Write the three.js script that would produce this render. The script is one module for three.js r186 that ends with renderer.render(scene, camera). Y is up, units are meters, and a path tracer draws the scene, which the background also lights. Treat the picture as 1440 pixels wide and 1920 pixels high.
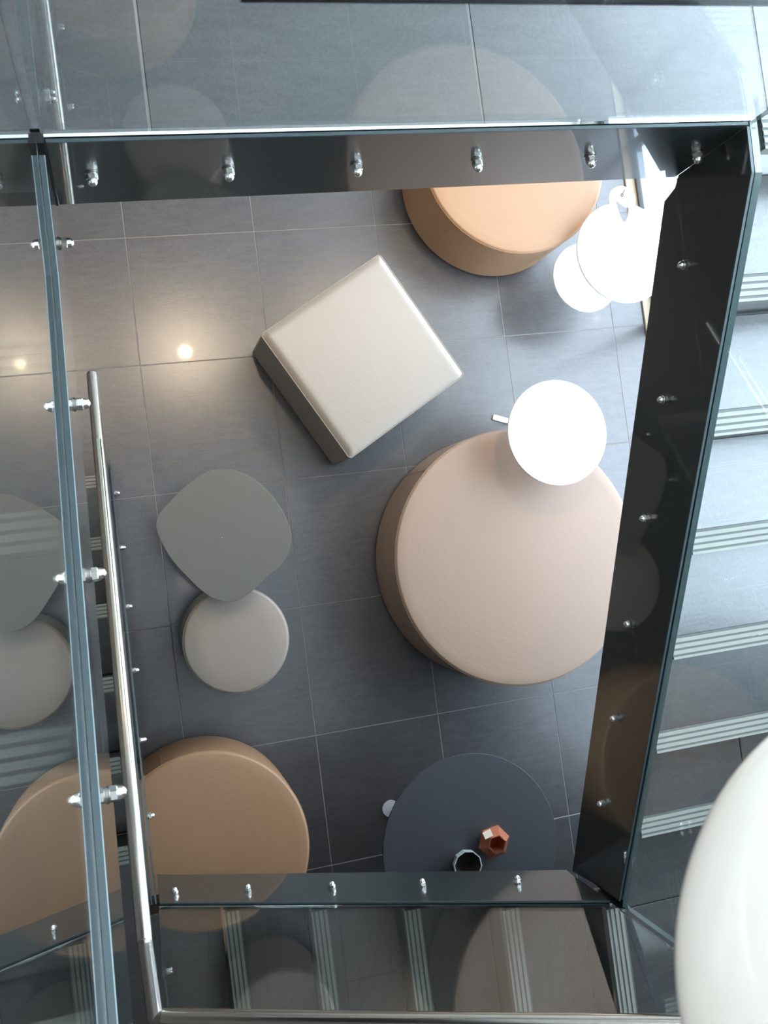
import * as THREE from 'three';
import { RectAreaLightUniformsLib } from 'three/addons/lights/RectAreaLightUniformsLib.js';
import { RoundedBoxGeometry } from 'three/addons/geometries/RoundedBoxGeometry.js';
import { mergeGeometries } from 'three/addons/utils/BufferGeometryUtils.js';

const scene = new THREE.Scene();
const renderer = new THREE.WebGLRenderer({ antialias: true });
renderer.toneMapping = THREE.LinearToneMapping;
renderer.toneMappingExposure = 1.3;
renderer.shadowMap.enabled = true;
RectAreaLightUniformsLib.init();

// ---------------------------------------------------------------- camera: leaning over the stairwell, looking almost straight down
const EYE = 4.5627, FOCAL = 1830.4;
const camera = new THREE.PerspectiveCamera(2 * Math.atan(960 / FOCAL) * 180 / Math.PI, 0.75, 0.02, 200);
camera.setViewOffset(1440, 1920, 23.7, 47.1, 1440, 1920);
{
  const m = new THREE.Matrix4().makeBasis(
    new THREE.Vector3(0.965002, 0.230224, 0.125573),
    new THREE.Vector3(0.111848, 0.07178, -0.991129),
    new THREE.Vector3(-0.237195, 0.970487, 0.043518));
  camera.quaternion.setFromRotationMatrix(m);
  camera.position.set(0, EYE, 0);
}
camera.focus = 2.7;
camera.userData.fStop = 13;
scene.add(camera);

// ---------------------------------------------------------------- daylight: an overcast sky outside the glazed facade
scene.background = new THREE.Color().setRGB(0.78, 0.89, 1.07);
scene.backgroundIntensity = 4.5;
const WX = 2.69;                                   // inner face of the facade
for (const [y0, y1, power] of [[0.1, 2.7, 4.0], [2.9, 6.0, 9]]) { // the sky seen through the two storeys of glazing: street level faces the houses opposite, the upper storey the open sky
  const l = new THREE.RectAreaLight(new THREE.Color().setRGB(0.78, 0.89, 1.07), power, 4.1, y1 - y0);
  l.position.set(WX + 0.06, (y0 + y1) / 2, -1.4);
  l.lookAt(0, (y0 + y1) / 2, -1.4);
  scene.add(l);
}

// ---------------------------------------------------------------- helpers
let seed = 7;
const rnd = () => { seed = (seed * 1664525 + 1013904223) % 4294967296; return seed / 4294967296; };
const taken = new Map();
function numbered(name) {
  const n = taken.get(name) ?? 0; taken.set(name, n + 1);
  return n ? `${name}_${String(n).padStart(3, '0')}` : name;
}
function tag(o, label, category, group) { o.userData.label = label; o.userData.category = category; if (group) o.userData.group = group; return o; }
function thing(name, label, category, pos = [0, 0, 0], group) {
  const o = new THREE.Group(); o.name = numbered(name); o.position.set(...pos); scene.add(o);
  return tag(o, label, category, group);
}
function part(name, geo, mat, parent, pos) {
  const o = new THREE.Mesh(geo, mat); o.name = name; o.castShadow = o.receiveShadow = true;
  if (pos) o.position.set(...pos);
  parent.add(o); return o;
}
function struct(name, geo, mat, pos) {
  const o = part(name, geo, mat, scene, pos); o.userData.kind = 'structure'; return o;
}
function structGroup(name) { const o = new THREE.Group(); o.name = name; o.userData.kind = 'structure'; scene.add(o); return o; }
const rgb = (r, g, b) => new THREE.Color().setRGB(r / 255, g / 255, b / 255, THREE.SRGBColorSpace);
const boxAt = (x0, x1, y0, y1, z0, z1) => new THREE.BoxGeometry(x1 - x0, y1 - y0, z1 - z0).translate((x0 + x1) / 2, (y0 + y1) / 2, (z0 + z1) / 2);
// a slab with a small chamfer round its top; uv in metres / 1.2 with an offset of its own
function slab(x0, x1, y0, y1, z0, z1, c, uo = 0, vo = 0, turn = false) {
  const P = [], U = [], I = [];
  const quad = (a, b, d, e) => {
    const n = P.length / 3;
    for (const p of [a, b, d, e]) { P.push(...p); U.push(...(turn ? [(p[2] + p[1]) / 1.2 + uo, p[0] / 1.2 + vo] : [p[0] / 1.2 + uo, (p[2] + p[1]) / 1.2 + vo])); }
    I.push(n, n + 1, n + 2, n, n + 2, n + 3);
  };
  const a = [[x0, z0], [x0, z1], [x1, z1], [x1, z0]], b = [[x0 + c, z0 + c], [x0 + c, z1 - c], [x1 - c, z1 - c], [x1 - c, z0 + c]];
  quad(...b.map(([x, z]) => [x, y1, z]));
  for (let i = 0; i < 4; i++) {
    const j = (i + 1) % 4;
    quad([a[i][0], y1 - c, a[i][1]], [a[j][0], y1 - c, a[j][1]], [b[j][0], y1, b[j][1]], [b[i][0], y1, b[i][1]]);
    quad([a[i][0], y0, a[i][1]], [a[j][0], y0, a[j][1]], [a[j][0], y1 - c, a[j][1]], [a[i][0], y1 - c, a[i][1]]);
  }
  const g = new THREE.BufferGeometry();
  g.setAttribute('position', new THREE.Float32BufferAttribute(P, 3));
  g.setAttribute('uv', new THREE.Float32BufferAttribute(U, 2));
  g.setIndex(I); g.computeVertexNormals(); return g;
}
// a flat outline [(s, height)] of some thickness standing in the plane z = const (along x) or x = const (along z)
function sheet(points, axis, from, thick) {
  const s = new THREE.Shape(points.map(([a, b]) => new THREE.Vector2(a, b)));
  const g = new THREE.ExtrudeGeometry(s, { depth: thick, bevelEnabled: false });
  if (axis === 'z') g.translate(0, 0, from); else g.rotateY(-Math.PI / 2).translate(from + thick, 0, 0);
  return g;
}
function tube(points, r, seg = 18, ball = () => true) {
  const gs = [];
  for (let i = 0; i + 1 < points.length; i++) gs.push(new THREE.TubeGeometry(new THREE.LineCurve3(new THREE.Vector3(...points[i]), new THREE.Vector3(...points[i + 1])), 1, r, seg, false));
  for (const [i, p] of points.entries()) if (ball(i)) gs.push(new THREE.SphereGeometry(r, seg, 10).translate(...p));
  return mergeGeometries(gs);
}

// ---------------------------------------------------------------- textures
function noiseTexture(n, fn, srgb = true) {
  const d = new Uint8Array(n * n * 4);
  for (let y = 0; y < n; y++) for (let x = 0; x < n; x++) {
    const c = fn(x / n, y / n), i = (y * n + x) * 4;
    for (let k = 0; k < 3; k++) d[i + k] = Math.max(0, Math.min(255, Array.isArray(c) ? c[k] : c));
    d[i + 3] = 255;
  }
  const t = new THREE.DataTexture(d, n, n);
  t.wrapS = t.wrapT = THREE.RepeatWrapping; t.magFilter = THREE.LinearFilter; t.minFilter = THREE.LinearMipmapLinearFilter; t.generateMipmaps = true;
  if (srgb) t.colorSpace = THREE.SRGBColorSpace;
  t.needsUpdate = true; return t;
}
function lattice(nx, ny) { // periodic value noise
  const v = new Float32Array(nx * ny); for (let i = 0; i < v.length; i++) v[i] = rnd();
  return (u, w) => {
    const x = u * nx, y = w * ny, xi = Math.floor(x), yi = Math.floor(y), fx = x - xi, fy = y - yi, sx = fx * fx * (3 - 2 * fx), sy = fy * fy * (3 - 2 * fy);
    const at = (a, b) => v[((b % ny) + ny) % ny * nx + ((a % nx) + nx) % nx];
    return (at(xi, yi) * (1 - sx) + at(xi + 1, yi) * sx) * (1 - sy) + (at(xi, yi + 1) * (1 - sx) + at(xi + 1, yi + 1) * sx) * sy;
  };
}
const streakA = lattice(14, 70), streakB = lattice(40, 180), cloud = lattice(5, 7), speck = lattice(420, 420), speck2 = lattice(256, 256);
const slateMap = noiseTexture(1024, (u, v) => {
  const w = v + 0.012 * (cloud(u, v) - 0.5);
  const k = 0.8 + 0.09 * (streakA(u, w) - 0.5) + 0.10 * (streakB(u, w) - 0.5) + 0.08 * (cloud(u, v) - 0.5) + 0.2 * (speck(u, v) - 0.5);
  const dot = speck2(u, v) > 0.965 ? 0.12 : 0;
  const g = 255 * Math.max(0, k + dot);
  return [g, g, g * 1.005];
});
const slateBump = noiseTexture(512, (u, v) => 255 * (0.5 * speck2(u, v) + 0.3 * streakB(u, v) + 0.2 * streakA(u, v)), false);
const hideBump = (() => { const a = lattice(180, 180), b = lattice(90, 90); return noiseTexture(512, (u, v) => 255 * (0.6 * a(u, v) + 0.4 * b(u, v)), false); })();
const brushed = (() => { const a = lattice(4, 256), b = lattice(12, 128); return noiseTexture(256, (u, v) => 255 * (0.6 * a(u, v) + 0.4 * b(u, v)), false); })();

// ---------------------------------------------------------------- materials
const std = (o) => new THREE.MeshStandardMaterial(o), phy = (o) => new THREE.MeshPhysicalMaterial(o);
const slateTints = [rgb(78, 76, 77), rgb(76, 75, 77), rgb(81, 79, 80)];
const slate = slateTints.map((color) => phy({ color, map: slateMap, roughness: 0.3, ior: 1.75, bumpMap: slateBump, bumpScale: 0.0002, clearcoat: 0.12, clearcoatRoughness: 0.05 }));
const M = {
  grout: std({ color: rgb(132, 128, 124), roughness: 0.9 }),
  plate: phy({ color: rgb(33, 41, 43), roughness: 0.35, clearcoat: 1, clearcoatRoughness: 0.02 }),
  plateEdge: phy({ color: rgb(58, 72, 76), roughness: 0.5, clearcoat: 0.25, clearcoatRoughness: 0.2 }),
  seal: std({ color: rgb(14, 16, 17), roughness: 0.5 }),
  glass: phy({ color: rgb(249, 253, 252), transmission: 1, roughness: 0, thickness: 0, ior: 1.52 }),
  edgeBead: std({ color: rgb(150, 164, 166), roughness: 0.5 }),
  glassEdge: phy({ color: rgb(58, 72, 72), roughness: 0.2, clearcoat: 1, clearcoatRoughness: 0.05 }),
  thickGlass: phy({ color: rgb(252, 255, 254), transmission: 1, roughness: 0, thickness: 0.016, ior: 1.5, attenuationColor: rgb(190, 225, 215), attenuationDistance: 0.25 }),
  clear: phy({ color: rgb(245, 250, 249), transmission: 1, roughness: 0, thickness: 0, ior: 1.5 }),
  steel: std({ color: rgb(205, 200, 190), metalness: 1, roughness: 0.22, bumpMap: brushed, bumpScale: 0.00005 }),
  steelDark: std({ color: rgb(170, 165, 160), metalness: 1, roughness: 0.3 }),
  chrome: std({ color: rgb(236, 234, 228), metalness: 1, roughness: 0.2 }),
  nosing: std({ color: rgb(140, 139, 131), roughness: 0.55 }),
  nosingBed: std({ color: rgb(86, 87, 85), roughness: 0.6 }),
  stringer: std({ color: rgb(40, 46, 48), roughness: 0.4 }),
  white: std({ color: rgb(238, 238, 236), roughness: 0.45 }),
  plaster: std({ color: rgb(208, 204, 198), roughness: 0.9 }),
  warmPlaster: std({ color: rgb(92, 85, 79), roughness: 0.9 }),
  ceiling: std({ color: rgb(238, 236, 232), roughness: 0.95 }),
  frame: std({ color: rgb(70, 72, 76), roughness: 0.45 }),
  threshold: std({ color: rgb(190, 172, 146), roughness: 0.5 }),
  sillMetal: std({ color: rgb(190, 205, 220), metalness: 0.6, roughness: 0.35 }),
  paving: std({ color: rgb(214, 212, 206), roughness: 0.9 }),
  mat: std({ color: rgb(24, 24, 26), roughness: 1 }),
};
const hide = (c, r = 0.48) => phy({ color: c, roughness: r, bumpMap: hideBump, bumpScale: 0.00025, sheen: 0.15, sheenRoughness: 0.5 });
M.greige = hide(rgb(142, 134, 125));
M.taupe = hide(rgb(144, 121, 104));
M.camel = hide(rgb(147, 112, 81));
M.stone = hide(rgb(133, 122, 112));
M.black = std({ color: rgb(26, 24, 23), roughness: 0.7 });
M.greyLacquer = phy({ color: rgb(88, 86, 80), roughness: 0.4 });
M.footGrey = std({ color: rgb(170, 172, 174), roughness: 0.4 });
M.graphite = phy({ color: rgb(60, 60, 64), roughness: 0.42 });
M.copper = std({ color: rgb(186, 112, 84), metalness: 0.75, roughness: 0.32, flatShading: true });
M.paper = std({ color: rgb(238, 220, 200), roughness: 0.8 });
M.greyGlaze = std({ color: rgb(168, 170, 168), roughness: 0.35, flatShading: true, side: THREE.DoubleSide });
M.darkGlaze = std({ color: rgb(52, 48, 46), roughness: 0.4, flatShading: true, side: THREE.DoubleSide });

// ---------------------------------------------------------------- the room shell
const LH = 2.92, LE = -0.722;
const X0 = -1.42, Z0 = -3.72, Z1 = 2.42, TOP = 6.2, T = 0.6;
const floor = structGroup('floor');
part('grout_bed', boxAt(X0, WX, -0.2, -0.0012, Z0, Z1), M.grout, floor);
{
  const gx = 0.1013, gz = -1.4815, gap = 0.0016;
  const cuts = (g, a, b) => { const l = [a]; for (let k = -12; k < 12; k++) { const v = g + k * T; if (v > a + 0.03 && v < b - 0.03) l.push(v); } l.push(b); return l; };
  const xs = cuts(gx, X0, WX), zs = cuts(gz, Z0, Z1), shared = new Map();
  for (let i = 0; i + 1 < xs.length; i++) for (let j = 0; j + 1 < zs.length; j++) {
    const w = xs[i + 1] - xs[i], d = zs[j + 1] - zs[j], variant = Math.floor(rnd() * 4), key = `${w.toFixed(3)}_${d.toFixed(3)}_${variant}`;
    if (!shared.has(key)) shared.set(key, slab(-w / 2 + gap, w / 2 - gap, -0.01, 0, -d / 2 + gap, d / 2 - gap, 0.0012, rnd(), rnd()));
    part('floor_tile', shared.get(key), slate[Math.floor(rnd() * 3)], floor, [(xs[i] + xs[i + 1]) / 2, 0, (zs[j] + zs[j + 1]) / 2]);
  }
}
struct('wall_left', boxAt(X0 - 0.2, X0, -0.2, TOP, Z0, Z1), M.warmPlaster);
struct('wall_back', boxAt(X0 - 0.2, WX + 0.25, -0.2, TOP, Z0 - 0.2, Z0), M.plaster);
struct('wall_front', boxAt(X0 - 0.2, WX + 0.25, -0.2, TOP, Z1, Z1 + 0.2), M.warmPlaster);
struct('ceiling', boxAt(X0 - 0.2, WX + 0.25, TOP, TOP + 0.2, Z0 - 0.2, Z1 + 0.2), M.ceiling);
const WZ0 = -3.5, WZ1 = 0.7;
const wallRight = structGroup('wall_right');
part('pier', boxAt(WX, WX + 0.25, 2.83, TOP, WZ1, Z1), M.plaster, wallRight);
part('pier', boxAt(WX, WX + 0.25, -0.2, 2.83, 1.75, Z1), M.plaster, wallRight);
part('pier', boxAt(WX, WX + 0.25, -0.2, TOP, Z0, WZ0), M.plaster, wallRight);
part('spandrel', boxAt(WX + 0.02, WX + 0.25, 2.64, LH, WZ0, -0.65), M.plaster, wallRight);
part('spandrel', boxAt(WX + 0.02, WX + 0.12, 2.74, 2.83, -0.65, 1.75), M.frame, wallRight);
part('lintel', boxAt(WX, WX + 0.25, 6.05, TOP, WZ0, WZ1), M.plaster, wallRight);
struct('outdoor_paving', boxAt(WX + 0.25, 16, -0.35, -0.1, -14, 14), M.paving);
let wn = 1;
const WZ2 = 1.75;
for (const [y0, y1, WE] of [[0, 2.74, WZ2], [2.83, 6.05, WZ1]]) {
  const w = structGroup(`window_${wn++}`);
  if (y0 === 0) {
    part('threshold', boxAt(WX - 0.006, WX + 0.045, -0.2, 0.012, WZ0, WE), M.threshold, w);
    part('outer_sill', boxAt(WX + 0.07, WX + 0.25, -0.2, 0.0, WZ0, WE), M.sillMetal, w);
  }
  part('bottom_rail', boxAt(WX + 0.045, WX + 0.07, y0 - 0.02, y0 + 0.03, WZ0, WE), M.frame, w);
  part('top_rail', boxAt(WX + 0.03, WX + 0.09, y1 - 0.06, y1, WZ0, WE), M.frame, w);
  for (let k = 0; k <= (WE > 1 ? 4 : 3); k++) {
    const z = WZ0 + (WE - WZ0) * k / (WE > 1 ? 4 : 3);
    part('mullion', boxAt(WX + 0.03, WX + 0.1, y0 + 0.03, y1 - 0.06, z - 0.025, z + 0.025), M.frame, w);
    if (k < (WE > 1 ? 4 : 3)) part('pane', boxAt(WX + 0.05, WX + 0.062, y0 + 0.03, y1 - 0.06, z + 0.025, z + (WE - WZ0) / (WE > 1 ? 4 : 3) - 0.025), M.clear, w);
  }
}

// ---------------------------------------------------------------- upper landing
const landing = structGroup('floor_landing');
part('slab', boxAt(X0, WX + 0.02, 2.64, LH - 0.0122, Z0, LE), M.ceiling, landing);
part('slab', boxAt(1.282, 2.42, 2.72, LH - 0.0122, LE, -0.655), M.ceiling, landing);
{
  const gap = 0.0022, xs = [X0, -1.102, -0.502, 0.098, 0.698, 1.298, 1.898, 2.498, WX];
  part('grout_bed', boxAt(X0, WX, LH - 0.0122, LH - 0.0012, Z0, LE), M.grout, landing);
  for (let i = 0; i + 1 < xs.length; i++) for (let z = LE, k = 0; k < 5; k++) {
    const z0 = Math.max(Z0, LE - (k + 1) * T), z1 = LE - k * T;
    part('floor_tile', slab(xs[i] + gap, xs[i + 1] - gap, LH - 0.01, LH, z0 + gap, z1 - (k ? gap : 0), 0.0012, rnd(), rnd()), slate[Math.floor(rnd() * 3)], landing);
  }
}
tag(part('door_mat', slab(0.28, 1.9, LH, LH + 0.008, -2.0, -0.951, 0.003), M.mat, scene), 'black fibre mat lying on the landing tiles', 'mat').name = 'door_mat';

// ---------------------------------------------------------------- stairs
// dir: '+x', '-x', '+z', '-z' = the way up; steps = [[nosing position, height]]; a..b = extent across
function ridges(parent, dir, at, h, a, b) {
  const s = dir[0] === '+' ? 1 : -1, ax = dir[1];
  const bar = (d0, d1, y0, y1) => { const p = at + s * d0, q = at + s * d1, lo = Math.min(p, q), hi = Math.max(p, q); return ax === 'x' ? boxAt(lo, hi, y0, y1, a, b) : boxAt(a, b, y0, y1, lo, hi); };
  part('nosing_bed', bar(0, 0.056, h - 0.012, h), M.nosingBed, parent);
  for (const d of [0.010, 0.025, 0.040]) part('nosing_ridge', bar(d, d + 0.0095, h - 0.004, h + 0.002), M.nosing, parent);
  part('nosing_lip', bar(-0.002, 0.004, h - 0.03, h + 0.001), M.nosing, parent);
}
function flight(label, dir, steps, depth, a, b, joints) {
  const f = thing('stair_flight', label, 'stairs'), s = dir[0] === '+' ? 1 : -1, ax = dir[1];
  const span = (p, q, y0, y1, c0, c1) => { const lo = Math.min(p, q), hi = Math.max(p, q); return ax === 'x' ? [lo, hi, y0, y1, c0, c1] : [c0, c1, y0, y1, lo, hi]; };
  steps.forEach(([at, h, dep = depth], i) => {
    const step = part('step', boxAt(...span(at + s * 0.012, at + s * (dep + 0.012), h - 0.20, h - 0.0102, a, b)), M.stringer, f);
    const j = joints[i % joints.length], g = 0.0015;
    for (const [c0, c1] of [[a, j - g], [j + g, b]]) part('tread_tile', slab(...span(at + s * 0.056, at + s * dep, h - 0.01, h, c0, c1), 0.001, rnd(), rnd(), ax === 'x'), slate[Math.floor(rnd() * 3)], step);
    part('riser', boxAt(...span(at + s * 0.006, at + s * 0.012, h - 0.165, h - 0.012, a, b)), slate[1], step);
    ridges(step, dir, at, h, a, b);
  });
  return f;
}
const range = (n, fn) => Array.from({ length: n }, (_, i) => fn(i));
flight('slate stair flight climbing beside the window to the upper landing', '-z', [[-0.6495, LH, 0.068], ...range(6, (k) => [-0.3815 + 0.268 * k, 2.766 - 0.1555 * k])], 0.268, 1.282, 2.36, [1.632, 1.9]);
flight('slate stair flight rising to the right behind the short glass balustrade with handrail', '+x', range(4, (k) => [0.138 + 0.27 * k, 1.203 + 0.158 * k, k === 3 ? 0.254 : 0.27]), 0.27, 1.212, 2.36, [1.75, 1.6]);
flight('lowest slate stair flight starting from the lounge floor under the tube handrail', '+z', range(5, (k) => [-0.382 + 0.2714 * k, 0.18 + 0.173 * k, k === 4 ? 0.256 : 0.272]), 0.272, -1.4, -0.112, [-0.7, -0.9]);
flight('slate stair flight leaving the upper landing behind the tall glass', '+z', range(6, (k) => [-0.335 + 0.258 * k, 3.08 + 0.157 * k]), 0.258, -1.4, -0.112, [-0.8, -0.6]);
function cornerLanding(label, h, x0, x1, z0, z1, edges) {
  const f = thing('corner_landing', label, 'stair landing');
  part('slab', boxAt(x0 + 0.002, x1, h - 0.2, h - 0.0102, z0 + 0.002, z1), M.stringer, f);
  const e = edges.x ? 0.056 : 0, e2 = edges.z ? 0.056 : 0, mx = (x0 + x1) / 2, mz = (z0 + z1) / 2 + 0.1;
  for (const [p, q] of [[x0 + e, mx - 0.002], [mx + 0.002, x1]]) for (const [r, t] of [[z0 + e2, mz - 0.002], [mz + 0.002, z1]])
    part('tread_tile', slab(p, q, h - 0.01, h, r, t, 0.001, rnd(), rnd()), slate[Math.floor(rnd() * 3)], f);
  if (edges.x) ridges(f, '+x', x0, h, edges.x[0], edges.x[1]);
  if (edges.z) ridges(f, '+z', z0, h, edges.z[0], edges.z[1]);
}
cornerLanding('slate corner landing between the flight beside the window and the flight below it', 1.834, 1.216, 2.4, 1.212, 2.4, { x: [1.212, 2.36] });
{
  const f = scene.children.find((o) => o.name === 'corner_landing');
  part('tread_tile', slab(1.282, 2.36, 1.824, 1.834, 0.97, 1.208, 0.001, rnd(), rnd()), slate[0], f);
  part('slab', boxAt(1.282, 2.36, 1.64, 1.8238, 0.975, 1.21), M.stringer, f);
}
cornerLanding('slate corner landing at the head of the lowest flight', 1.045, -1.4, -0.112, 0.975, 2.4, { z: [-1.4, -0.112] });
{
  const f = scene.children.find((o) => o.name === 'corner_landing_001');
  part('tread_tile', slab(-0.109, 0.134, 1.035, 1.045, 1.212, 2.36, 0.001, rnd(), rnd()), slate[2], f);
  part('slab', boxAt(-0.109, 0.134, 0.85, 1.0348, 1.212, 2.36), M.stringer, f);
}

// ---------------------------------------------------------------- glass balustrades: dark cover plate, laminated pane, acorn nuts
const nutGeo = (() => {
  const hex = new THREE.CylinderGeometry(0.0108, 0.0108, 0.0085, 6).toNonIndexed(); hex.computeVertexNormals(); hex.translate(0, 0.0045 + 0.00425, 0);
  const dome = new THREE.LatheGeometry([[0.0092, 0.0125], [0.0092, 0.016], [0.0085, 0.0195], [0.0066, 0.0228], [0.0035, 0.0248], [0.0001, 0.0254]].map(([x, y]) => new THREE.Vector2(x, y)), 20).toNonIndexed();
  const cap = new THREE.CylinderGeometry(0.0095, 0.0106, 0.001, 20).toNonIndexed().translate(0, 0.0132, 0);
  return mergeGeometries([hex, dome, cap]);
})();
const washerGeo = new THREE.CylinderGeometry(0.0118, 0.0118, 0.002, 24).translate(0, 0.001, 0);
const washerGeo2 = new THREE.CylinderGeometry(0.0105, 0.0105, 0.0018, 24).translate(0, 0.0034, 0);
function nut(parent, pos, dir) {
  const o = part('acorn_nut', nutGeo, M.chrome, parent, pos);
  o.quaternion.setFromUnitVectors(new THREE.Vector3(0, 1, 0), new THREE.Vector3(...dir));
  o.rotateY(rnd() * 6);
  part('washer', washerGeo, M.steelDark, o); part('washer', washerGeo2, M.steel, o);
}
// axis: plane; front = well-side face of the plate; out = +1/-1 direction away from the well
function balustrade(label, axis, front, out, top, bottom, high, nuts, glassEnds, [w1, w2, w3] = [0.006, 0.0125, 0.0225]) {
  const b = thing('glass_balustrade', label, 'balustrade');
  const lo = (t) => Math.min(front + out * t[0], front + out * t[1]), th = (t) => Math.abs(t[1] - t[0]);
  const strip = [0, w1], bar = [w2, w3], pane = [Math.min(w2, 0.0105), Math.min(w2, 0.0105) + 0.016];
  const down = top.map(([s, h]) => [s, h - 0.004]);
  part('cover_plate', sheet([...down, ...[...bottom].reverse()], axis, lo(strip), th(strip)), M.plate, b);
  part('plate_edge', sheet([...top, ...[...down].reverse()], axis, lo(strip), th(strip)), M.plateEdge, b);
  part('clamp_bar', sheet([...down, ...down.map(([s, h]) => [s, h - 0.02]).reverse()], axis, lo(bar), th(bar)), M.plateEdge, b);
  if (w2 - w1 < 0.002) for (const t of [[0, 0.0012], [w3 - 0.0012, w3]]) part('edge_bead', sheet([...top.map(([s, h]) => [s, h + 0.0003]), ...top.map(([s, h]) => [s, h - 0.001]).reverse()], axis, lo(t), th(t)), M.edgeBead, b);
  const gl = top.map(([s, h]) => [s, h]); gl[0][0] = glassEnds[0]; gl[gl.length - 1][0] = glassEnds[1];
  const outline = [...gl.map(([s, h]) => [s, h + high]), ...gl.map(([s, h]) => [s, h - 0.0035]).reverse()];
  part('glass_pane', sheet(outline, axis, lo(pane), 0.016), out < 0 || front === 1.175 ? M.thickGlass : [M.glass, M.glassEdge], b);
  part('stringer_plate', sheet([...gl.map(([s, h]) => [s, h - 0.03]), ...gl.map(([s, h]) => [s, h - 0.3]).reverse()], axis, lo([0.0275, 0.035]), 0.0075), M.stringer, b);
  for (const [s, h] of nuts) nut(b, axis === 'z' ? [s, h, front] : [front, h, s], axis === 'z' ? [0, 0, -out] : [-out, 0, 0]);
  return b;
}
const landingRail = balustrade('level glass balustrade with dark steel cover plate along the upper landing edge', 'z', -0.69, -1,
  [[-0.072, 2.942], [1.2395, 2.936]], [[-0.072, 2.656], [1.2395, 2.668]], 0.86, range(6, (k) => [-0.006 + 0.2425 * k, 2.808]), [-0.078, 1.262]);
const windowRail = balustrade('sloping glass balustrade with dark steel plate of the flight beside the window', 'x', 1.24, 1,
  [[-0.6895, 2.93], [-0.60, 2.925], [1.168, 1.872]], [[-0.6895, 2.681], [-0.668, 2.66], [-0.655, 2.612], [1.18, 1.551], [1.168, 1.7]], 0.86, range(6, (k) => [-0.492 + 0.2748 * k, 2.668 - 0.16 * k]), [-0.70, 1.185]);
const shortRail = balustrade('sloping glass balustrade under the horizontal-run handrail, plate dotted with small nuts', 'z', 1.175, 1,
  [[-0.066, 1.05], [1.228, 1.836]], [[-0.07, 0.735], [0.006, 0.79], [1.225, 1.541], [1.222, 1.588]], 0.78, [[-0.011, 0.995], [0.232, 1.118], [0.4995, 1.262], [0.7725, 1.412], [1.047, 1.56]], [-0.07, 1.235]);
const tallRail = balustrade('tall glass balustrade with large nuts along the flight leaving the upper landing', 'x', -0.075, -1,
  [[-0.668, 2.945], [-0.47, 2.945], [0.72, 3.63]], [[-0.655, 2.69], [-0.47, 2.65], [0.72, 3.30]], 0.9, [[-0.57, 2.795], [-0.265, 2.905], [0.014, 3.065], [0.298, 3.225], [0.575, 3.385]], [-0.684, 0.72], [0.0095, 0.0109, 0.0204]);
const lowRail = balustrade('lowest glass balustrade with tiny nuts below the long tube handrail', 'x', -0.075, -1,
  [[-0.45, 0.154], [0.975, 1.066], [1.17, 1.066]], [[-0.45, 0.004], [-0.15, 0.06], [0.975, 0.76], [1.17, 0.76]], 0.78, range(6, (k) => [-0.30 + 0.243 * k, 0.13 + 0.155 * k]), [-0.45, 1.17]);
part('corner_seal', boxAt(-0.1, -0.074, 2.66, 2.95, -0.704, -0.686), M.seal, scene.children.find((o) => o.name === 'glass_balustrade'));

// ---------------------------------------------------------------- handrails on the glass
{
  const r = 0.0215;
  const long = part('handrail', tube([[-0.097, 0.72, -0.72], [-0.1, 1.845, 1.0]], r, 24), M.steel, lowRail);
  part('rail_elbow', tube([[-0.1, 1.846, 1.0], [-0.095, 1.858, 1.192], [-0.0735, 1.869, 1.192]], r * 0.99, 24, (i) => i < 2), M.steelDark, long);
  part('handrail', tube([[-0.0725, 1.87, 1.192], [1.2, 2.581, 1.192]], r, 24, (i) => i > 0), M.steel, shortRail);
  part('handrail', tube([[1.256, 2.78, 1.14], [1.256, 3.80, -0.66]], r, 24), M.steel, windowRail);
  part('handrail', tube([[1.2, 3.815, -0.708], [-0.05, 3.815, -0.708]], r, 24), M.steel, landingRail);
  part('handrail', tube([[-0.093, 3.86, -0.66], [-0.093, 3.86, -0.47], [-0.093, 4.545, 0.72]], r, 24), M.steel, tallRail);
}

// ---------------------------------------------------------------- upholstered seats
function roundOttoman(name, label, x, z, r, h, top, side, seamAt) {
  const o = thing(name, label, 'ottoman', [x, 0, z]);
  const v = (l) => l.map(([a, b]) => new THREE.Vector2(a, b));
  part('plinth', new THREE.CylinderGeometry(r - 0.03, r - 0.03, 0.03, 64).translate(0, 0.015, 0), M.black, o);
  part('side_panel', new THREE.LatheGeometry(v([[r - 0.03, 0.022], [r - 0.006, 0.024], [r, 0.034], [r + 0.002, h * 0.5], [r - 0.0015, h - 0.012]]), 96), side, o);
  part('seat_top', new THREE.LatheGeometry(v([[r - 0.0005, h - 0.012], [r - 0.004, h - 0.004], [r - 0.012, h], [r - 0.05, h + 0.004], [r * 0.6, h + 0.008], [0.0001, h + 0.009]]), 96), top, o);
  part('seam_piping', new THREE.TorusGeometry(r - 0.0005, 0.0022, 8, 128).rotateX(Math.PI / 2).translate(0, h - 0.012, 0), side, o);
  for (const a of seamAt) {
    const s = part('vertical_seam', new THREE.CylinderGeometry(0.0018, 0.0018, h - 0.05, 8), side, o, [Math.cos(a) * (r + 0.0005), h / 2, Math.sin(a) * (r + 0.0005)]);
    s.userData.label = 'stitched seam';
  }
  return o;
}
roundOttoman('round_ottoman', 'very large round taupe leather ottoman under the white side table', 1.662, 0.205, 0.581, 0.40, M.taupe, M.taupe, [2.2, 4.0]);
roundOttoman('round_ottoman', 'peach tan leather ottoman under the upper landing edge next to the white tables', 1.895, -1.625, 0.444, 0.42, M.camel, M.camel, [2.45]);
roundOttoman('round_ottoman', 'camel leather ottoman standing beside the long tube handrail of the lowest flight', 0.139, 1.243, 0.419, 0.40, M.camel, M.camel, [4.35]);
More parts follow.
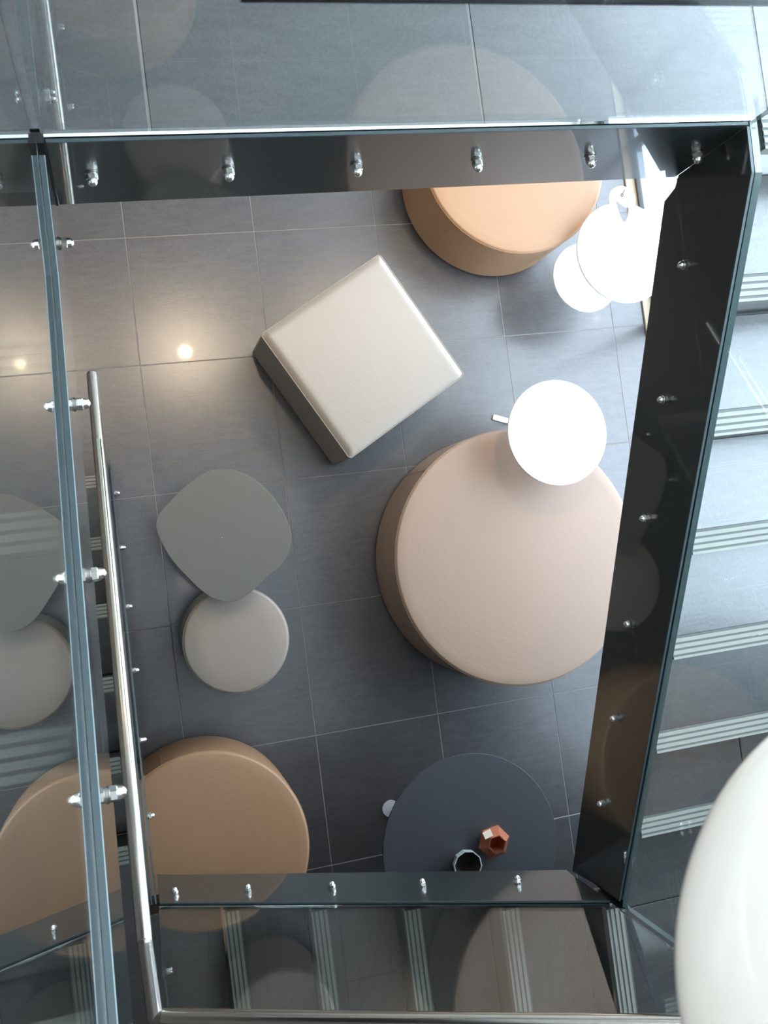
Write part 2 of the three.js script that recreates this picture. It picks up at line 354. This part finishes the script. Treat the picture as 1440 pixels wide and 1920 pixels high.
roundOttoman('round_ottoman', 'small grey beige round pouf half under the pebble-shaped table', 0.355, 0.39, 0.223, 0.40, M.stone, M.stone, [0.4]);
{
  const o = thing('square_ottoman', 'square light greige leather ottoman standing turned on the tiles', 'ottoman', [1.066, 0, -0.772]);
  o.rotation.y = 29.3 * Math.PI / 180;
  const w = 0.665, h = 0.4;
  part('plinth', boxAt(-w / 2 + 0.035, w / 2 - 0.035, 0, 0.03, -w / 2 + 0.035, w / 2 - 0.035), M.black, o);
  part('side_panel', new RoundedBoxGeometry(w, h - 0.032, w, 4, 0.014).translate(0, 0.024 + (h - 0.032) / 2, 0), M.greige, o);
  const g = new THREE.PlaneGeometry(w - 0.006, w - 0.006, 40, 40).rotateX(-Math.PI / 2), p = g.attributes.position, hw = (w - 0.006) / 2;
  for (let i = 0; i < p.count; i++) {
    const e = Math.min(hw - Math.abs(p.getX(i)), hw - Math.abs(p.getZ(i))), k = Math.min(1, e / 0.035);
    const q = Math.hypot(Math.max(0, Math.abs(p.getX(i)) - (hw - 0.02)), Math.max(0, Math.abs(p.getZ(i)) - (hw - 0.02)));
    if (q > 0.02) { const sx = Math.sign(p.getX(i)), sz = Math.sign(p.getZ(i)), ex = Math.abs(p.getX(i)) - (hw - 0.02), ez = Math.abs(p.getZ(i)) - (hw - 0.02); p.setX(i, sx * (hw - 0.02 + ex * 0.02 / q)); p.setZ(i, sz * (hw - 0.02 + ez * 0.02 / q)); }
    p.setY(i, h - 0.012 + 0.018 * Math.sqrt(1 - (1 - k) * (1 - k)) + 0.004 * (1 - (p.getX(i) / hw) ** 2) * (1 - (p.getZ(i) / hw) ** 2));
  }
  g.computeVertexNormals();
  part('seat_top', g, M.greige, o);
  const c = hw - 0.012, path = new THREE.CurvePath(), pts = [];
  for (let k = 0; k < 4; k++) for (let t = 0; t <= 6; t++) { const a = k * Math.PI / 2 + t / 6 * Math.PI / 2; pts.push(new THREE.Vector3(Math.cos(a) * 0.014 + c * [1, -1, -1, 1][k], h - 0.012, Math.sin(a) * 0.014 + c * [1, 1, -1, -1][k])); }
  part('seam_piping', new THREE.TubeGeometry(new THREE.CatmullRomCurve3(pts, true, 'catmullrom', 0.05), 240, 0.0024, 8, true), M.greige, o);
  for (const [sx, sz] of [[-1, 1], [-1, -1], [1, 1], [1, -1]]) part('foot', new THREE.CylinderGeometry(0.012, 0.012, 0.024, 16), M.black, o, [sx * (w / 2 - 0.02), 0.012, sz * (w / 2 - 0.02)]);
}

// ---------------------------------------------------------------- tables
function disc(r, h, t) { const v = [[0.0001, h - t], [r - 0.002, h - t], [r, h - t + 0.002], [r, h - 0.0015], [r - 0.0015, h], [0.0001, h]].map(([a, b]) => new THREE.Vector2(a, b)); return new THREE.LatheGeometry(v, 96); }
{
  const o = thing('side_table', 'round white side table reaching over the large taupe ottoman', 'side table', [1.838, 0, -0.321]);
  part('table_top', disc(0.233, 0.6, 0.014), M.white, o);
  part('post', new THREE.CylinderGeometry(0.014, 0.014, 0.57, 20).translate(0, 0.298, 0), M.white, o, [0.09, 0, -0.135]);
  const foot = (x0, z0, x1, z1) => { const L = Math.hypot(x1 - x0, z1 - z0), g = new RoundedBoxGeometry(L, 0.014, 0.028, 3, 0.006).rotateY(-Math.atan2(z1 - z0, x1 - x0)); return g.translate((x0 + x1) / 2, 0.007, (z0 + z1) / 2); };
  part('foot', foot(0.1, -0.10, -0.062, -0.16), M.white, o);
  part('foot', foot(0.08, -0.135, 0.30, -0.02), M.white, o);
}
{
  const o = thing('side_table', 'small low white round table tucked under the white table with a handle', 'side table', [2.19, 0, -1.058]);
  part('table_top', disc(0.166, 0.38, 0.012), M.white, o);
  part('post', new THREE.CylinderGeometry(0.012, 0.012, 0.36, 20).translate(0, 0.186, 0), M.white, o, [0.11, 0, -0.05]);
  part('base', disc(0.085, 0.008, 0.008), M.white, o, [0.16, 0, -0.07]);
}
{
  const o = thing('handle_table', 'white table with a looped handle cut through its top by the window', 'side table', [2.338, 0, -1.132]);
  const s = new THREE.Shape(), R = 0.236, k = 0.5 * Math.PI;
  // the disc with a rounded lug towards -z
  const a0 = -k - 0.30, a1 = -k + 0.36, lug = [0.026, -0.248];
  s.moveTo(Math.cos(a1) * R, Math.sin(a1) * R);
  s.absarc(0, 0, R, a1, a0 + 2 * Math.PI, false);
  s.absarc(lug[0], lug[1], 0.066, -Math.PI * 1.08, 0.12, false);
  s.closePath();
  const hole = new THREE.Path();
  hole.moveTo(-0.012, -0.262); hole.quadraticCurveTo(0.0, -0.15, 0.018, -0.142); hole.quadraticCurveTo(0.046, -0.142, 0.058, -0.205); hole.lineTo(0.055, -0.22); hole.lineTo(0.043, -0.214); hole.lineTo(-0.012, -0.262);
  s.holes.push(hole);
  const g = new THREE.ExtrudeGeometry(s, { depth: 0.01, bevelEnabled: true, bevelSize: 0.0015, bevelThickness: 0.0015, bevelSegments: 2, curveSegments: 48 }).rotateX(Math.PI / 2).translate(0, 0.5, 0);
  part('table_top', g, M.white, o);
  part('post', new THREE.CylinderGeometry(0.013, 0.013, 0.47, 20).translate(0, 0.245, 0), M.white, o, [0.17, 0, -0.05]);
  part('base', disc(0.1, 0.008, 0.008), M.white, o, [0.215, 0, -0.06]);
  const clip = part('clip', mergeGeometries([new THREE.TorusGeometry(0.006, 0.002, 8, 16).rotateX(Math.PI / 2), new THREE.CylinderGeometry(0.002, 0.002, 0.026, 8).rotateX(Math.PI / 2).rotateY(-0.6).translate(0.011, 0, -0.015)]), M.black, o, [0.026, 0.505, -0.27]);
  clip.userData.label = 'small dark clip';
}
{
  const o = thing('pebble_table', 'pebble-shaped grey table overlapping the small round pouf', 'table', [0, 0, 0]);
  const P = [[0.08, -0.128], [0.089, -0.072], [0.122, 0.009], [0.177, 0.092], [0.243, 0.171], [0.293, 0.206], [0.358, 0.218], [0.427, 0.192], [0.5, 0.14], [0.573, 0.092], [0.613, 0.027], [0.621, -0.039], [0.6, -0.12], [0.563, -0.192], [0.505, -0.262], [0.443, -0.305], [0.379, -0.325], [0.312, -0.321], [0.22, -0.276], [0.136, -0.208], [0.095, -0.169]];
  const c = new THREE.CatmullRomCurve3(P.map(([x, z]) => new THREE.Vector3(x, z, 0)), true).getPoints(120).map((p) => new THREE.Vector2(p.x, p.y));
  const g = new THREE.ExtrudeGeometry(new THREE.Shape(c), { depth: 0.008, bevelEnabled: true, bevelSize: 0.0012, bevelThickness: 0.0012, bevelSegments: 2 }).rotateX(Math.PI / 2).translate(0, 0.5, 0);
  part('table_top', g, M.greyLacquer, o);
  part('post', new THREE.CylinderGeometry(0.016, 0.016, 0.48, 20).translate(0, 0.25, 0), M.graphite, o, [0.35, 0, -0.07]);
  part('base', disc(0.11, 0.01, 0.01), M.graphite, o, [0.35, 0, -0.07]);
  part('screw', new THREE.SphereGeometry(0.0022, 8, 6), M.steel, o, [0.335, 0.5012, -0.045]);
}
{
  const o = thing('coffee_table', 'round graphite coffee table carrying the copper holder and grey bowl', 'table', [1.262, 0, 1.43]);
  part('table_top', disc(0.4, 0.4, 0.012), M.graphite, o);
  for (const [x, z] of [[-0.225, -0.108], [0.25, -0.12], [0.02, 0.26]]) {
    part('leg', new THREE.CylinderGeometry(0.011, 0.011, 0.38, 16).translate(0, 0.198, 0), M.graphite, o, [x, 0, z]);
    part('foot_disc', disc(0.04, 0.008, 0.008), M.footGrey, o, [x * 1.12, 0, z * 1.06]);
  }
}
function faceted(rows, n, turn, wob = 0) { // rows of [radius, height], flat facets
  const P = [], rows3 = rows.map(([r, y], k) => range(n, (i) => { const a = turn + (i + (wob && k % 2 ? 0.5 : 0)) / n * 2 * Math.PI; return [Math.cos(a) * r, y, Math.sin(a) * r]; }));
  for (let k = 0; k + 1 < rows3.length; k++) for (let i = 0; i < n; i++) {
    const j = (i + 1) % n, A = rows3[k][i], B = rows3[k][j], C = rows3[k + 1][j], D = rows3[k + 1][i];
    if (wob && k % 2 === 0) P.push(...A, ...D, ...B, ...B, ...D, ...C); else P.push(...A, ...C, ...B, ...A, ...D, ...C);
  }
  const g = new THREE.BufferGeometry(); g.setAttribute('position', new THREE.Float32BufferAttribute(P, 3)); g.computeVertexNormals(); return g;
}
{
  const o = thing('tealight_holder', 'faceted copper tealight holder with a pale sticker on the graphite table', 'candle holder', [1.352, 0.4, 1.416]);
  o.rotation.y = 0.25; o.scale.setScalar(1.12);
  M.copper.side = THREE.DoubleSide;
  part('shell', faceted([[0.034, 0.0], [0.066, 0.04], [0.037, 0.078]], 6, 0.1), M.copper, o);
  part('inside', mergeGeometries([faceted([[0.022, 0.012], [0.033, 0.078]], 6, 0.1), new THREE.CircleGeometry(0.024, 6).rotateX(-Math.PI / 2).translate(0, 0.012, 0).toNonIndexed()].map((g) => { g.deleteAttribute('uv'); return g; })), M.copper, o);
  part('rim', faceted([[0.037, 0.078], [0.033, 0.0782]], 6, 0.1), M.copper, o);
  const st = part('sticker', new THREE.BoxGeometry(0.034, 0.0006, 0.03), M.paper, o, [-0.017, 0.0625, -0.0475]);
  const n = new THREE.Vector3(-0.28, 0.62, -0.72).normalize();
  st.quaternion.setFromUnitVectors(new THREE.Vector3(0, 1, 0), n);
  st.userData.label = 'pale square sticker';
  const b = thing('bowl', 'grey faceted bowl with dark inside beside the copper holder', 'bowl', [1.213, 0.4, 1.482]);
  part('wall', faceted([[0.042, 0.0], [0.062, 0.045], [0.064, 0.075]], 10, 0.2), M.greyGlaze, b);
  part('rim', faceted([[0.064, 0.075], [0.0595, 0.0755]], 10, 0.2), M.greyGlaze, b);
  part('inside', mergeGeometries([faceted([[0.036, 0.006], [0.0595, 0.0752]], 10, 0.2), new THREE.CircleGeometry(0.037, 10).rotateX(-Math.PI / 2).translate(0, 0.006, 0).toNonIndexed()].map((g) => { g.deleteAttribute('uv'); return g; })), M.darkGlaze, b);
}

// ---------------------------------------------------------------- lamps
{
  const glow = std({ color: rgb(255, 235, 205), emissive: new THREE.Color().setRGB(1, 0.72, 0.42), emissiveIntensity: 60 });
  const labels = ['recessed downlight in the landing soffit near the wall', 'recessed downlight in the landing soffit shining on the open tiles', 'recessed downlight in the landing soffit above the peach ottoman'];
  [-0.7, 0.489, 1.68].forEach((x, i) => {
    const d = thing('downlight', labels[i], 'lamp', [x, 2.64, -1.465]);
    part('ring', new THREE.TorusGeometry(0.045, 0.006, 8, 32).rotateX(Math.PI / 2), M.chrome, d);
    part('lens', new THREE.CylinderGeometry(0.034, 0.034, 0.006, 24), glow, d, [0, -0.003, 0]);
    const s = new THREE.SpotLight(new THREE.Color().setRGB(1, 0.79, 0.56), 4.5, 0, 1.1, 0.8, 2);
    s.position.set(x, 2.62, -1.465); s.target.position.set(x, 0, -1.465); s.castShadow = true; s.shadow.radius = 1.7;
    scene.add(s, s.target);
  });
}
{
  const o = thing('pendant_lamp', 'white glossy rounded pendant lamp shade hanging in the stairwell, out of focus', 'lamp', [0.3605, EYE - 0.42, 0.2459]);
  const a = 0.1387, b = 0.08;
  part('shade', new THREE.SphereGeometry(1, 96, 64).scale(a, b, a), phy({ color: rgb(232, 233, 226), roughness: 0.3, clearcoat: 1, clearcoatRoughness: 0.12, emissive: rgb(255, 250, 238), emissiveIntensity: 0.31 }), o);
  const pl = new THREE.PointLight(new THREE.Color().setRGB(1, 0.96, 0.88), 0.4); pl.position.copy(o.position); pl.castShadow = true; pl.shadow.radius = 4; scene.add(pl);
  part('cap', new THREE.CylinderGeometry(0.02, 0.024, 0.03, 24).translate(0, b + 0.012, 0), M.steel, o);
  part('cord', new THREE.CylinderGeometry(0.003, 0.003, TOP - EYE + 0.42 - b - 0.026, 10).translate(0, b + 0.026 + (TOP - EYE + 0.42 - b - 0.026) / 2, 0), M.white, o);
}
renderer.render(scene, camera);
